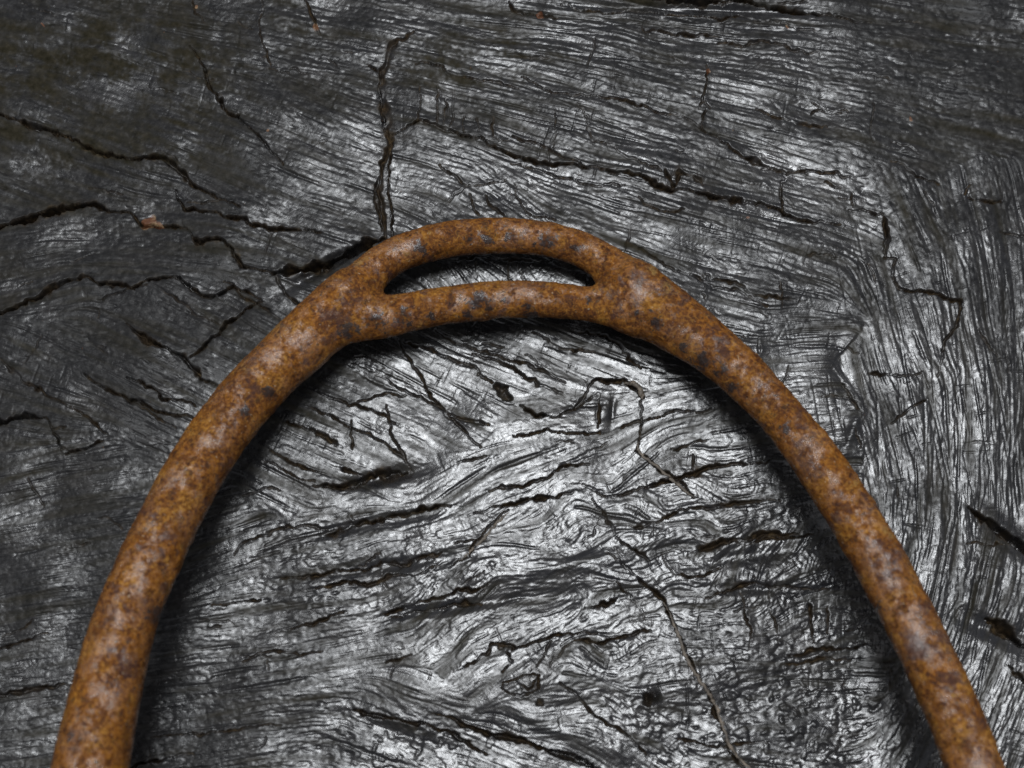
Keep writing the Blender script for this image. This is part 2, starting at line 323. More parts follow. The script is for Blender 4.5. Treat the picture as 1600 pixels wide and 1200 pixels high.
WU = 1.3 * gauss_noise(5, 71) + 0.8 * gauss_noise(2.2, 72) + 3.0 * gauss_noise(18, 75)
WV = 1.3 * gauss_noise(5, 73) + 0.8 * gauss_noise(2.2, 74) + 3.0 * gauss_noise(18, 76)
wn = 1 + 0.38 * gauss_noise(9, 78) + 0.22 * gauss_noise(3, 79)
PU = GU + WU; PV = GV + WV
cbreak = np.clip(0.80 + 0.40 * gauss_noise(8, 80) + .15 * gauss_noise(30, 81), .12, 1.05)
crackd = np.zeros_like(H); stepf = np.zeros_like(H); crackm = np.zeros_like(H)
def carve(width, depth, step, pts, taper=True):
    n = len(pts) - 1
    reach = max(6, width * 1.6) + 46 * (step != 0)
    x0 = min(p[0] for p in pts) - reach - 14; x1 = max(p[0] for p in pts) + reach + 14
    y0 = min(p[1] for p in pts) - reach - 14; y1 = max(p[1] for p in pts) + reach + 14
    j0 = max(0, int((x0 - U0) / STEP)); j1 = min(NX, int((x1 - U0) / STEP)); i0 = max(0, int((y0 - V0) / STEP)); i1 = min(NY, int((y1 - V0) / STEP))
    if j1 <= j0 or i1 <= i0: return
    S = (slice(i0, i1), slice(j0, j1))
    X = PU[S]; Y = PV[S]
    best = np.full(X.shape, 1e9, np.float32); tt = np.zeros_like(best); side = np.zeros_like(best)
    for k in range(n):
        ax, ay = pts[k]; bx, by = pts[k + 1]
        ex, ey = bx - ax, by - ay; L2 = ex * ex + ey * ey + 1e-6
        t = np.clip(((X - ax) * ex + (Y - ay) * ey) / L2, 0, 1)
        dx = X - ax - t * ex; dy = Y - ay - t * ey
        d = np.hypot(dx, dy); m = d < best
        best[m] = d[m]; tt[m] = (k + t[m]) / n
        side[m] = np.sign(ex * dy - ey * dx)[m]
    tp = np.clip(np.minimum(tt, 1 - tt) * 7, 0.28, 1) if taper else 1
    w = np.maximum(width * 0.42 * tp * np.clip(wn[S], .35, 2), 0.9)
    c = np.clip(1 - best / w, 0, 1) ** 0.8
    crackd[S] = np.maximum(crackd[S], c * depth * (0.5 + 0.5 * tp) * (cbreak[S] if depth < 2.2 else .8 + .2 * cbreak[S]))
    crackm[S] = np.maximum(crackm[S], np.clip(1.25 - best / (w * 1.5), 0, 1) * min(1, depth) * cbreak[S])
    if step:
        # the far lip stands a little proud and rolls off
        stepf[S] += step * 0.28 * tp * (side < 0) * np.exp(-best / 14.0) - step * .18 * tp * (side > 0) * np.exp(-best / 9.0)
    else:
        stepf[S] += 0.10 * tp * np.exp(-np.abs(best - w) / 3.0)
for (w, d, s, pts) in CR:
    carve(w, d, s, pts)
# a net of small unnamed checks following or crossing the grain
for k in range(150):
    x = rr.uniform(U0, U1); y = rr.uniform(V0, V1)
    j = int((x - U0) / STEP); i = int((y - V0) / STEP)
    a = theta[i, j] + (math.pi / 2 if rr.random() < 0.25 else 0) + rr.normal(0, .12)
    L = rr.uniform(14, 60); pts = [(x, y)]
    for q in range(4):
        x += math.cos(a) * L / 4; y += math.sin(a) * L / 4; a += rr.normal(0, .18); pts.append((x, y))
    carve(rr.uniform(1.5, 2.6), rr.uniform(.3, .8), rr.choice([0, .15, .25]), pts)
H += stepf
H -= crackd * 0.8
# pits
for (x, y, r_, d) in [(791,612,9,.9),(783,606,5,.9),(800,622,6,.9),(797,608,4,.8),(1009,1083,9,1.6),(844,1100,5,.6)]:
    dd = np.hypot(PU - x, PV - y)
    c = np.clip(1.3 - dd / r_, 0, 1); H -= d * c; crackm = np.maximum(crackm, np.clip(1.4 - dd / r_, 0, 1) * .8)
H += swell(1021, 1088, 8, 7, 1.6)
H = H.astype(np.float32)

# ---- dirt / dust / moss / fleck maps (what lies on the wood, plus a painted falloff of its sheen)
sp = gauss_noise(1.7, 91); sp2 = gauss_noise(14, 92); sp3 = gauss_noise(40, 93)
dust_falloff = blobs([(200,200,450,320,.7),(900,150,560,190,.76),(620,230,200,130,.66),(1250,300,260,160,.62),(1100,60,500,120,.55),(1480,650,240,450,.28),(1250,250,250,200,.6),(1200,1080,200,120,.3),(150,500,330,280,.85),(80,900,250,400,.62),(400,1080,220,170,.62),(500,300,200,110,.5),(300,60,300,90,.55),(1450,200,300,260,.8),(1470,650,170,300,.22),
              (1150,120,250,90,.30),(900,250,250,90,.30),(150,150,320,160,.75),(1250,300,200,90,.35),(500,930,140,120,.42),(1480,450,200,80,.55),(850,100,300,120,.5)], 0.0)  # dusty areas, raised away from the middle to paint the sheen's falloff
dust_falloff = np.clip(dust_falloff + 0.08 * sp2 + 0.05 * sp3 + 0.10 * sp - 0.35 * smooth(-H, .1, .8), 0, 1)
moss = blobs([(150,110,260,110,1.0),(60,200,130,80,.6),(420,40,120,50,.5),(740,80,130,40,.7),(720,120,90,30,.6),(230,240,150,60,.6),(30,460,60,80,.3),
              (1390,1070,40,60,.4),(1560,860,40,40,.4)], 0.02)
moss = np.clip(moss * (0.55 + 0.30 * sp2 + .18 * gauss_noise(5, 94) + .12 * sp) - 0.25 * mid, 0, 1)
fl = np.random.default_rng(95)
fleck = np.zeros_like(H)
for (x, y, r_) in [(422,202,3),(497,42,5),(238,343,9),(228,347,8),(250,350,6),(846,27,6),(1425,185,3),(1233,43,2.5),(1169,337,2.5),(310,10,3),(1109,108,3),
                   (75,44,2)]:
    fleck = np.maximum(fleck, np.clip(1.5 - np.hypot(PU - x, PV - y) / r_, 0, 1))
for k in range(160):
    x = fl.uniform(U0, U1); y = fl.uniform(V0, V1)
    if 300 < x < 1300 and 500 < y: continue
    j = int((x - U0) / STEP); i = int((y - V0) / STEP)
    fleck[max(0, i - 1):i + 1, max(0, j):j + 1] = fl.uniform(.2, .6)

# fade the rim of the worked area into the plainer outer wood
edge = np.minimum(np.minimum(GU - U0, U1 - GU), np.minimum(GV - V0, V1 - GV))
fade = smooth(edge, 0, 60)
H = H * (0.25 + 0.75 * fade)

X, Y, Z, _ = to_plane(GU, GV)
Zt = H * 1e-3
nf = NX * NY
co = np.stack([X.ravel(), Y.ravel(), Zt.ravel()], 1)
idx = np.arange(nf).reshape(NY, NX)
q = np.stack([idx[1:, :-1], idx[1:, 1:], idx[:-1, 1:], idx[:-1, :-1]], -1).reshape(-1, 4)
att = np.stack([crackm.ravel(), dust_falloff.ravel(), moss.ravel(), fleck.ravel()], 1)
# outer wood: coarser cells out to the rim of the block, lapped just under the worked area
R = 0.23; cell = 0.0014
n = int(2 * R / cell) + 1
ax = np.linspace(-R, R, n)
OX, OY = np.meshgrid(ax, ax)
o = np.random.default_rng(3).standard_normal((n, n))
f1 = np.fft.fftfreq(n)[:, None]; f2 = np.fft.rfftfreq(n)[None, :]
def cn(sx, sy, seed):
    a = np.random.default_rng(seed).standard_normal((n, n))
    b = np.fft.irfft2(np.fft.rfft2(a) * np.exp(-20 * ((sx * f2) ** 2 + (sy * f1) ** 2)), s=(n, n))
    return b / b.std()
OZ = 0.16 * cn(6, 1.2, 4) + 0.25 * cn(12, 2.5, 5) + 0.35 * cn(16, 16, 6)
pu, pv = to_photo(OX, OY, 0.0)
inside = (pu > U0 - 4) & (pu < U1 + 4) & (pv > V0 - 4) & (pv < V1 + 4)
near = np.maximum(np.maximum(U0 - pu, pu - U1), np.maximum(V0 - pv, pv - V1))
OZ = OZ * np.clip(near / 60, 0, 1) - 0.35 * np.clip(1 - near / 25, 0, 1) 
OZ[inside] = -1.2
r_out = np.hypot(OX, OY)
ang = np.arctan2(OY, OX)
rim = R * (0.955 + 0.02 * np.sin(3 * ang + 1) + 0.012 * np.sin(7 * ang))
drop = np.clip((r_out - rim) / 0.004, 0, 1)
OZm = OZ * 1e-3 - drop * 0.07
deep = (pu > U0 + 12) & (pu < U1 - 12) & (pv > V0 + 12) & (pv < V1 - 12)
oi = np.arange(n * n).reshape(n, n)
oq = np.stack([oi[:-1, :-1], oi[:-1, 1:], oi[1:, 1:], oi[1:, :-1]], -1)
keep = ~(deep[:-1, :-1] & deep[:-1, 1:] & deep[1:, 1:] & deep[1:, :-1]) & (r_out[:-1, :-1] < R * 1.06)
oq = oq[keep].reshape(-1, 4)
used = np.unique(oq); remap = np.full(n * n, -1); remap[used] = np.arange(len(used))
oq = remap[oq] + nf
oco = np.stack([OX.ravel()[used], OY.ravel()[used], OZm.ravel()[used]], 1)
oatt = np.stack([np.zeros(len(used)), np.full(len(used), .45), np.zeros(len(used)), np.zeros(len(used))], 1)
allco = np.vstack([co, oco]).astype(np.float32); allq = np.vstack([q, oq]).astype(np.int32); allatt = np.vstack([att, oatt]).astype(np.float32)

def fast_mesh(name, co, quads):
    me = bpy.data.meshes.new(name)
    me.vertices.add(len(co)); me.vertices.foreach_set("co", np.ascontiguousarray(co, np.float32).ravel())
    k = quads.shape[1]
    me.loops.add(quads.size); me.loops.foreach_set("vertex_index", quads.ravel().astype(np.int32))
    me.polygons.add(len(quads)); me.polygons.foreach_set("loop_start", np.arange(0, quads.size, k, dtype=np.int32))
    me.polygons.foreach_set("use_smooth", np.ones(len(quads), bool))
    me.update(calc_edges=True)
    return me
def set_att(me, name, a):
    ca = me.attributes.new(name, 'FLOAT_COLOR', 'POINT')
    ca.data.foreach_set("color", np.ascontiguousarray(a, np.float32).ravel())

# ------------------------------------------------------------------ materials
class NT:
    def __init__(s, name):
        s.m = bpy.data.materials.new(name); s.m.use_nodes = True; s.t = s.m.node_tree
        s.b = s.t.nodes["Principled BSDF"]
    def n(s, typ, **kw):
        x = s.t.nodes.new(typ)
        for k, v in kw.items(): setattr(x, k, v)
        return x
    def l(s, a, b): s.t.links.new(a, b)
    def noise(s, vec, scale, detail=4, rough=.55, dist=0):
        x = s.n("ShaderNodeTexNoise"); x.inputs['Scale'].default_value = scale; x.inputs['Detail'].default_value = detail
        x.inputs['Roughness'].default_value = rough; x.inputs['Distortion'].default_value = dist; s.l(vec, x.inputs['Vector']); return x.outputs['Fac']
    def ramp(s, fac, stops):
        x = s.n("ShaderNodeValToRGB"); e = x.color_ramp.elements
        e[0].position, e[0].color = stops[0][0], (*stops[0][1], 1)
        e[1].position, e[1].color = stops[-1][0], (*stops[-1][1], 1)
        for p, c in stops[1:-1]:
            k = e.new(p); k.color = (*c, 1)
        s.l(fac, x.inputs[0]); return x.outputs[0]
    def mix(s, fac, a, b):
        x = s.n("ShaderNodeMix", data_type='RGBA')
        if isinstance(fac, (int, float)): x.inputs[0].default_value = fac
        else: s.l(fac, x.inputs[0])
        for i, c in ((6, a), (7, b)):
            if isinstance(c, tuple): x.inputs[i].default_value = (*c, 1)
            else: s.l(c, x.inputs[i])
        return x.outputs[2]
    def math(s, op, a, b=0.0, clamp=False):
        x = s.n("ShaderNodeMath", operation=op, use_clamp=clamp)
        for i, c in ((0, a), (1, b)):
            if isinstance(c, (int, float)): x.inputs[i].default_value = c
            else: s.l(c, x.inputs[i])
        return x.outputs[0]
    def mapr(s, v, a, b, c, d):
        x = s.n("ShaderNodeMapRange"); x.inputs[1].default_value = a; x.inputs[2].default_value = b; x.inputs[3].default_value = c; x.inputs[4].default_value = d
        s.l(v, x.inputs[0]); return x.outputs[0]
    def bump(s, h, strength, dist, prev=None):
        x = s.n("ShaderNodeBump"); x.inputs['Strength'].default_value = strength; x.inputs['Distance'].default_value = dist
        s.l(h, x.inputs['Height'])
        if prev is not None: s.l(prev, x.inputs['Normal'])
        return x.outputs[0]

def wood_material():
    N = NT("blackened_wood"); tc = N.n("ShaderNodeTexCoord").outputs['Object']
    at = N.n("ShaderNodeAttribute", attribute_name="surf")
    sep = N.n("ShaderNodeSeparateColor"); N.l(at.outputs['Color'], sep.inputs[0])
    dirt, dust_falloff_v, mossv, fleckv = sep.outputs[0], sep.outputs[1], sep.outputs[2], at.outputs['Alpha']
    n1 = N.noise(tc, 900, 5, .6); n2 = N.noise(tc, 180, 4, .6); n3 = N.noise(tc, 4300, 4, .65); n4 = N.noise(tc, 60, 3)
    base = N.ramp(n2, [(.3, (.005, .005, .006)), (.55, (.010, .0095, .0095)), (.75, (.018, .016, .015))])
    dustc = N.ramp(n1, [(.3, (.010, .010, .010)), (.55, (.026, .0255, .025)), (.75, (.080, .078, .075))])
    c = N.mix(N.math('MULTIPLY', dust_falloff_v, 0.62), base, dustc)
    mossc = N.ramp(n1, [(.3, (.010, .009, .004)), (.7, (.030, .025, .015))])
    c = N.mix(N.math('MULTIPLY', mossv, 0.8), c, mossc)
    dirtc = N.ramp(n1, [(.3, (.008, .006, .004)), (.55, (.030, .020, .011)), (.8, (.11, .075, .035))])
    c = N.mix(N.math('MULTIPLY', dirt, .75), c, dirtc)
    fc = N.ramp(n1, [(.35, (.10, .035, .015)), (.5, (.14, .060, .028)), (.62, (.26, .17, .09))])
    c = N.mix(N.mapr(fleckv, .25, .6, 0, .6), c, fc)
    N.l(c, N.b.inputs['Base Color'])
    r = N.mapr(n1, .3, .75, .16, .29)
    r = N.math('ADD', r, N.math('MULTIPLY', dust_falloff_v, .12))
    r = N.math('ADD', r, N.math('MULTIPLY', mossv, .25))
    r = N.math('ADD', r, N.math('MULTIPLY', dirt, .30), True)
    N.l(r, N.b.inputs['Roughness'])
    sl = N.math('MULTIPLY', N.math('SUBTRACT', .62, N.math('MULTIPLY', N.math('MAXIMUM', mossv, dirt), .55)), N.math('SUBTRACT', 1.0, N.math('MINIMUM', N.math('MULTIPLY', dust_falloff_v, 1.30), .86)))  # map cuts the gloss outwards, standing in for the light pool's falloff
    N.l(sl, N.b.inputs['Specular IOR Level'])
    b = N.bump(n3, .24, .00010)
    b = N.bump(n1, .15, .00025, b)
    N.l(b, N.b.inputs['Normal'])
    return N.m

def rust_material():
    N = NT("rusted_iron"); tc = N.n("ShaderNodeTexCoord").outputs['Object']
    at = N.n("ShaderNodeAttribute", attribute_name="patina")
    sep = N.n("ShaderNodeSeparateColor"); N.l(at.outputs['Color'], sep.inputs[0])
    dark, tan, plum = sep.outputs[0], sep.outputs[1], sep.outputs[2]
    a = N.noise(tc, 210, 6, .62, .3); b = N.noise(tc, 1900, 6, .70); c_ = N.noise(tc, 420, 5, .6, .5); d = N.noise(tc, 5200, 3, .65); e = N.noise(tc, 230, 8, .68, .3)
    a2 = N.noise(tc, 640, 8, .72, .4)
    base = N.ramp(a2, [(.38, (.045, .022, .013)), (.44, (.13, .050, .016)), (.49, (.25, .096, .017)), (.54, (.42, .180, .026)), (.60, (.29, .110, .020)), (.68, (.52, .30, .07))])
    fine = N.ramp(b, [(.40, (.035, .016, .010)), (.5, (.24, .092, .016)), (.60, (.58, .29, .055))])
    base = N.mix(N.mapr(a, .36, .60, .65, 0), base, (.095, .046, .026))
    c = N.mix(.42, base, fine)
    oc = N.mapr(N.noise(tc, 260, 5, .65, .3), .52, .62, 0, .40)      # ochre bloom
    c = N.mix(oc, c, N.ramp(b, [(.38, (.20, .085, .018)), (.5, (.50, .24, .035)), (.62, (.72, .42, .10))]))
    # plum brown worn scale
    pf = N.mapr(N.math('ADD', N.math('MULTIPLY', plum, .05), N.math('ADD', N.math('MULTIPLY', e, .75), N.math('MULTIPLY', c_, .35))), .595, .645, 0, .80)
    c = N.mix(pf, c, N.ramp(b, [(.3, (.045, .024, .022)), (.7, (.145, .070, .044))]))
    # tan crust
    tf = N.mapr(N.math('ADD', N.math('MULTIPLY', tan, .16), N.math('ADD', N.math('MULTIPLY', c_, .7), N.math('MULTIPLY', b, .5))), .72, .84, 0, .8)
    c = N.mix(tf, c, N.ramp(d, [(.3, (.22, .12, .03)), (.7, (.56, .38, .14))]))
    # black scale
    df = N.mapr(N.math('ADD', N.math('MULTIPLY', dark, .24), N.math('ADD', N.math('MULTIPLY', a2, .9), N.math('MULTIPLY', b, .6))), .89, .95, 0, .94)
    c = N.mix(df, c, N.ramp(d, [(.3, (.012, .010, .010)), (.7, (.050, .035, .032))]))
    # small dark pits
    pt = N.mapr(N.noise(tc, 950, 5, .75, .2), .57, .62, 0, .75)
    c = N.mix(pt, c, (.040, .022, .016))
    # pale specks
    sf = N.mapr(N.noise(tc, 2300, 2, .5), .69, .75, 0, .6)
    c = N.mix(sf, c, (.60, .50, .36))
    hv = N.n('ShaderNodeHueSaturation'); hv.inputs['Hue'].default_value = .494; hv.inputs['Saturation'].default_value = 1.02; hv.inputs['Value'].default_value = .58; N.l(c, hv.inputs['Color'])
    N.l(hv.outputs[0], N.b.inputs['Base Color'])
    # worn smooth scale shines, crumbly rust does not
    g2 = N.noise(tc, 190, 6, .68, .3)
    r = N.mapr(N.math('ADD', g2, N.math('MULTIPLY', N.math('SUBTRACT', a2, .5), .9)), .44, .60, .64, .22)
    r = N.math('ADD', r, N.math('MULTIPLY', N.math('SUBTRACT', d, .5), .35))
    r = N.math('ADD', r, N.math('MULTIPLY', tf, .25), True)
    N.l(r, N.b.inputs['Roughness'])
    N.l(N.mapr(r, .26, .56, .80, .10), N.b.inputs['Specular IOR Level'])
    bb = N.bump(a2, .45, .0005)
    bb = N.bump(N.math('MULTIPLY', b, N.mapr(g2, .40, .56, 1, .35)), .70, .00030, bb)
    bb = N.bump(d, .40, .00010, bb)
    bb = N.bump(df, -.35, .00025, bb)
    bb = N.bump(pt, -.45, .00020, bb)
    N.l(bb, N.b.inputs['Normal'])
    return N.m

def fibre_material():
    N = NT("dry_root_fibre"); tc = N.n("ShaderNodeTexCoord").outputs['Object']
    a = N.noise(tc, 900, 4)
    N.l(N.ramp(a, [(.3, (.022, .018, .014)), (.55, (.085, .068, .050)), (.75, (.20, .16, .12))]), N.b.inputs['Base Color'])
    N.b.inputs['Roughness'].default_value = .6
    N.l(N.bump(N.noise(tc, 2500, 3), .5, .0002), N.b.inputs['Normal'])
    return N.m

# ------------------------------------------------------------------ wood block
wm = wood_material()
me = fast_mesh("wood_block", allco, allq)
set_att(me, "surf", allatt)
me.materials.append(wm)
wood = bpy.data.objects.new("wood_block", me); col.objects.link(wood)
wood["label"] = "blackened weathered wood block with glossy grain and open cracks beneath the rusty iron"
wood["category"] = "wood block"

# ------------------------------------------------------------------ root fibres lodged in the cracks
fm = fibre_material()
def height_at(u, v):
    j = int(round((u - U0) / STEP)); i = int(round((v - V0) / STEP))
    return float(H[max(0, i - 3):i + 4, max(0, j - 3):j + 4].mean()) * 1e-3
def catmull(P, m=8):
    P = np.array(P, float); P = np.vstack([2 * P[0] - P[1], P, 2 * P[-1] - P[-2]]); out = []
    for k in range(1, len(P) - 2):
        for t in np.linspace(0, 1, m, endpoint=False):
            out.append(.5 * ((2 * P[k]) + (-P[k - 1] + P[k + 1]) * t + (2 * P[k - 1] - 5 * P[k] + 4 * P[k + 1] - P[k + 2]) * t * t + (-P[k - 1] + 3 * P[k] - 3 * P[k + 1] + P[k + 2]) * t ** 3))
    out.append(P[-2]); return np.array(out)
def fibre(pts, w, lift=.15, label=None):
    C = catmull(pts, 7); fr = np.random.default_rng(int(pts[0][0]))
    pos = []
    for k, (u, v) in enumerate(C):
        u += fr.normal(0, .8); v += fr.normal(0, .8)
        x, y, z, t = to_plane(u, v)
        pos.append((float(x), float(y), height_at(u, v)))
    pos = np.array(pos)
    for _ in range(3): pos[1:-1, 2] = (pos[:-2, 2] + pos[1:-1, 2] * 2 + pos[2:, 2]) / 4
    pos[:, 2] += lift * 1e-3
    V = []; Fq = []; m = 8
    for k, p in enumerate(pos):
        a = pos[max(0, k - 1)]; b = pos[min(len(pos) - 1, k + 1)]
        d = b - a; d /= np.linalg.norm(d) + 1e-12
        s = np.cross(d, (0, 0, 1)); s /= np.linalg.norm(s) + 1e-12; uu = np.cross(s, d)
        tp = min(1, .35 + 3.5 * min(k, len(pos) - 1 - k) / len(pos)) * fr.uniform(.78, 1.2)
        r = w * .5 * 1e-4 * tp
        for q in range(m):
            an = 2 * math.pi * q / m
            V.append(p + s * math.cos(an) * r * 1.15 + uu * math.sin(an) * r * .8)
        if k:
            for q in range(m):
                Fq.append(((k - 1) * m + q, (k - 1) * m + (q + 1) % m, k * m + (q + 1) % m, k * m + q))
    me = fast_mesh("root_fibre", np.array(V), np.array(Fq)); me.materials.append(fm)
    o = bpy.data.objects.new("root_fibre", me); col.objects.link(o); o.parent = wood
    return o
fibre([(976,599),(988,600),(997,606),(1002,616),(1003,625)], 7, .4)
fibre([(996,690),(997,703),(1010,716),(1028,729),(1045,744),(1066,762),(1085,778)], 4.4, .15)
fibre([(1036,941),(1046,955),(1053,975),(1063,1000),(1073,1030),(1085,1052),(1097,1070),(1110,1088),(1119,1104),(1126,1125),(1132,1142),(1140,1165),(1155,1185),(1171,1200),(1190,1215)], 4.6, .12)
fibre([(795,800),(782,812),(768,826),(752,845),(735,862),(722,874)], 4, .0)

# ------------------------------------------------------------------ the stirrup
SZ0 = 0.0032; SY0 = 0.034; SSL = 0.17      # rests on the wood at its eye, climbs towards the tread
def sp_pt(u, v, rpx):
    x, y, z, t = to_plane(u, v, SZ0, SSL, SY0)
    return [float(x), float(y), float(z), rpx * float(t) / F]
def edges_to_centre(pairs):
    return [sp_pt((a[0] + b[0]) / 2, (a[1] + b[1]) / 2, math.hypot(a[0] - b[0], a[1] - b[1]) / 2) for a, b in pairs]
def dense_line(pts, m=12):
    pts = np.array(pts, float); out = [pts[k] + (pts[k + 1] - pts[k]) * t for k in range(len(pts) - 1) for t in np.linspace(0, 1, m, endpoint=False)]
    return np.array(out + [pts[-1]])
def leg_from_edges(start, outer, inner):
    """middle line and half width of a leg from its two outlines"""
    inn = dense_line(inner, 24); o = dense_line(outer, 3); P_ = [start]
    for p in o:
        q = inn[np.argmin(((inn - p) ** 2).sum(1))]
        o2 = dense_line(outer, 24); p2 = o2[np.argmin(((o2 - q) ** 2).sum(1))]
        w1 = np.linalg.norm(p - q); w2 = np.linalg.norm(p2 - q)
        c = (q + (p if w1 < w2 else p2)) / 2
        P_.append((c[0], c[1], min(w1, w2) / 2))
    P_ = np.array(P_)
    for _ in range(6): P_[1:-1] = (P_[:-2] + 2 * P_[1:-1] + P_[2:]) / 4
    return [sp_pt(*p) for p in P_[::2]]
left_leg = leg_from_edges((545, 468, 47),
    [(479,464),(449,491),(375,565),(337,609),(305,650),(262,712),(217,800),(193,850),(170,900),(150,950),(132,1000),(104,1100),(80,1195),(62,1290),(48,1380),(38,1480),(34,1560)],
    [(567,536),(530,551),(466,599),(415,656),(371,714),(344,754),(320,800),(300,850),(275,900),(252,950),(238,1000),(216,1100),(200,1195),(186,1290),(174,1380),(166,1480),(164,1560)])
right_leg = leg_from_edges((990, 459, 53),
    [(1046,435),(1070,452),(1127,505),(1188,555),(1242,616),(1293,680),(1330,724),(1375,800),(1404,844),(1445,918),(1485,1000),(1516,1067),(1543,1127),(1572,1195),(1605,1290),(1630,1380),(1646,1480),(1650,1560)],
    [(969,514),(1009,533),(1060,555),(1127,602),(1171,643),(1222,704),(1249,751),(1286,800),(1316,857),(1352,918),(1387,996),(1424,1067),(1451,1131),(1475,1200),(1500,1290),(1515,1380),(1520,1480),(1520,1560)])
outer_bar = edges_to_centre([((540,425),(583,472)),((570,394),(600,444)),((611,371),(630,421)),((665,352),(676,406)),((719,342),(725,398)),((773,339),(773,396)),((834,342),(828,396)),((888,352),(874,404)),((938,373),(917,422)),((980,396),(945,452)),((1012,427),(965,482))])
inner_bar = edges_to_centre([((530,470),(560,530)),((572,466),(590,533)),((631,459),(640,517)),((682,449),(690,507)),((730,443),(735,502)),((780,439),(782,498)),((827,438),(827,495)),((880,443),(876,497)),((920,447),(910,500)),((960,455),(945,508)),((1000,470),(975,520))])
def dens(ch, m=4):
    c = catmull(ch, m)
    for _ in range(10): c[1:-1] = (c[:-2] + 2 * c[1:-1] + c[2:]) / 4
    return c
chains = [dens(left_leg), dens(right_leg), dens(outer_bar), dens(inner_bar)]
KS = 0.0016
def sdf(P):
    ds = []; gs = []
    for ch in chains:
        best = np.full(len(P), 1e9); g = np.zeros_like(P)
        for k in range(len(ch) - 1):
            a = ch[k]; e = ch[k + 1] - a
            t = np.clip(((P - a[:3]) @ e[:3]) / (e[:3] @ e[:3]), 0, 1)
            v = P - a[:3] - t[:, None] * e[:3]
            L = np.sqrt((v * v).sum(1)) + 1e-12
            d = L - (a[3] + t * e[3])
            m = d < best
            best[m] = d[m]; g[m] = v[m] / L[m, None]
        ds.append(best); gs.append(g)
    D = np.stack(ds); G = np.stack(gs)
    W = np.exp(-D / (KS * .4)); W = np.exp(-(D - D.min(0)) / (KS * .4)); S = W.sum(0)
    d = D.min(0) - KS * .4 * np.log(S) ; g = (G * (W / S)[:, :, None]).sum(0)
    return d, g
def tube(ch, m=20, grow=.0005):
    V = []; Fq = []
    def cap(end, nxt):
        d = (end[:3] - nxt[:3]) / np.linalg.norm(end[:3] - nxt[:3])
        return [np.append(end[:3] + d * end[3] * math.sin(a_), end[3] * math.cos(a_)) for a_ in (.35, .7, 1.05, 1.35)]
    ch = np.array(cap(ch[0], ch[1])[::-1] + list(ch) + cap(ch[-1], ch[-2]))
    n = len(ch)
    for k in range(n):
        a = ch[max(0, k - 1)][:3]; b = ch[min(n - 1, k + 1)][:3]; d = b - a; d /= np.linalg.norm(d)
        s = np.cross(d, (0, 0, 1)); s /= np.linalg.norm(s); uu = np.cross(s, d)
        for q in range(m):
            an = 2 * math.pi * q / m; V.append(tuple(ch[k][:3] + (s * math.cos(an) + uu * math.sin(an)) * (ch[k][3] + grow)))
        if k:
            for q in range(m): Fq.append(((k - 1) * m + q, (k - 1) * m + (q + 1) % m, k * m + (q + 1) % m, k * m + q))
    Fq.append(tuple(range(m))[::-1]); Fq.append(tuple((n - 1) * m + q for q in range(m)))
    return V, Fq
V = []; Fc = []
for ch in chains:
    v, f = tube(ch); o_ = len(V); V += v; Fc += [tuple(i + o_ for i in x) for x in f]
tmpm = bpy.data.meshes.new("tmp"); tmpm.from_pydata(V, [], Fc); tmpm.update()
tmp = bpy.data.objects.new("tmp", tmpm); col.objects.link(tmp)
md = tmp.modifiers.new("r", 'REMESH'); md.mode = 'VOXEL'; md.voxel_size = 0.00042
dg = bpy.context.evaluated_depsgraph_get(); dg.update()
em = tmp.evaluated_get(dg).to_mesh()
nv = len(em.vertices); P = np.empty(nv * 3); em.vertices.foreach_get("co", P); P = P.reshape(-1, 3)
fcs = np.array([tuple(p.vertices) if len(p.vertices) == 4 else (*p.vertices, p.vertices[-1]) for p in em.polygons], np.int32)
fcs = fcs[fcs[:, 2] != fcs[:, 3]]
tmp.evaluated_get(dg).to_mesh_clear(); bpy.data.objects.remove(tmp); bpy.data.meshes.remove(tmpm)
ed = np.vstack([fcs[:, [0, 1]], fcs[:, [1, 2]], fcs[:, [2, 3]], fcs[:, [3, 0]]]); ed = ed[ed[:, 0] != ed[:, 1]]
cnt = np.bincount(ed[:, 0], minlength=nv) + np.bincount(ed[:, 1], minlength=nv)
def relax(P):
    o = np.empty_like(P)
    for a in range(3):
        o[:, a] = (np.bincount(ed[:, 0], P[ed[:, 1], a], nv) + np.bincount(ed[:, 1], P[ed[:, 0], a], nv)) / cnt
    return P * .4 + o * .6
for it in range(5):
    d, g = sdf(P); P = P - d[:, None] * g * .9
    if it < 4: P = relax(relax(P))
d, Gn = sdf(P); Gn /= np.linalg.norm(Gn, axis=1)[:, None]
def vnoise(P, freq, seed):
    r = np.random.default_rng(seed); T = r.standard_normal((64, 64, 64)).astype(np.float32)
    Q = P * freq + 1000; I = np.floor(Q).astype(int); f = Q - I; f = f * f * (3 - 2 * f); out = 0
    for a in (0, 1):
        for b in (0, 1):
            for c in (0, 1):
                w = (f[:, 0] if a else 1 - f[:, 0]) * (f[:, 1] if b else 1 - f[:, 1]) * (f[:, 2] if c else 1 - f[:, 2])
                out = out + w * T[(I[:, 0] + a) % 64, (I[:, 1] + b) % 64, (I[:, 2] + c) % 64]
    return out
disp = .05 * vnoise(P, 70, 1) + .055 * vnoise(P, 190, 2) + .055 * vnoise(P, 480, 3) + .045 * vnoise(P, 1100, 4)
pit = vnoise(P, 300, 5) * .6 + vnoise(P, 650, 6) * .5
disp = disp - .16 * np.clip(pit - .75, 0, 1.2)
P = P + Gn * disp[:, None] * 1e-3
pu, pv = to_photo(P[:, 0], P[:, 1], P[:, 2])
k5 = lambda x, y, r: (530 + x * .3375, 300 + y * .3375, r * .3375)
k6 = lambda x, y, r: (1060 + x * .3375, 400 + y * .3375, r * .3375)
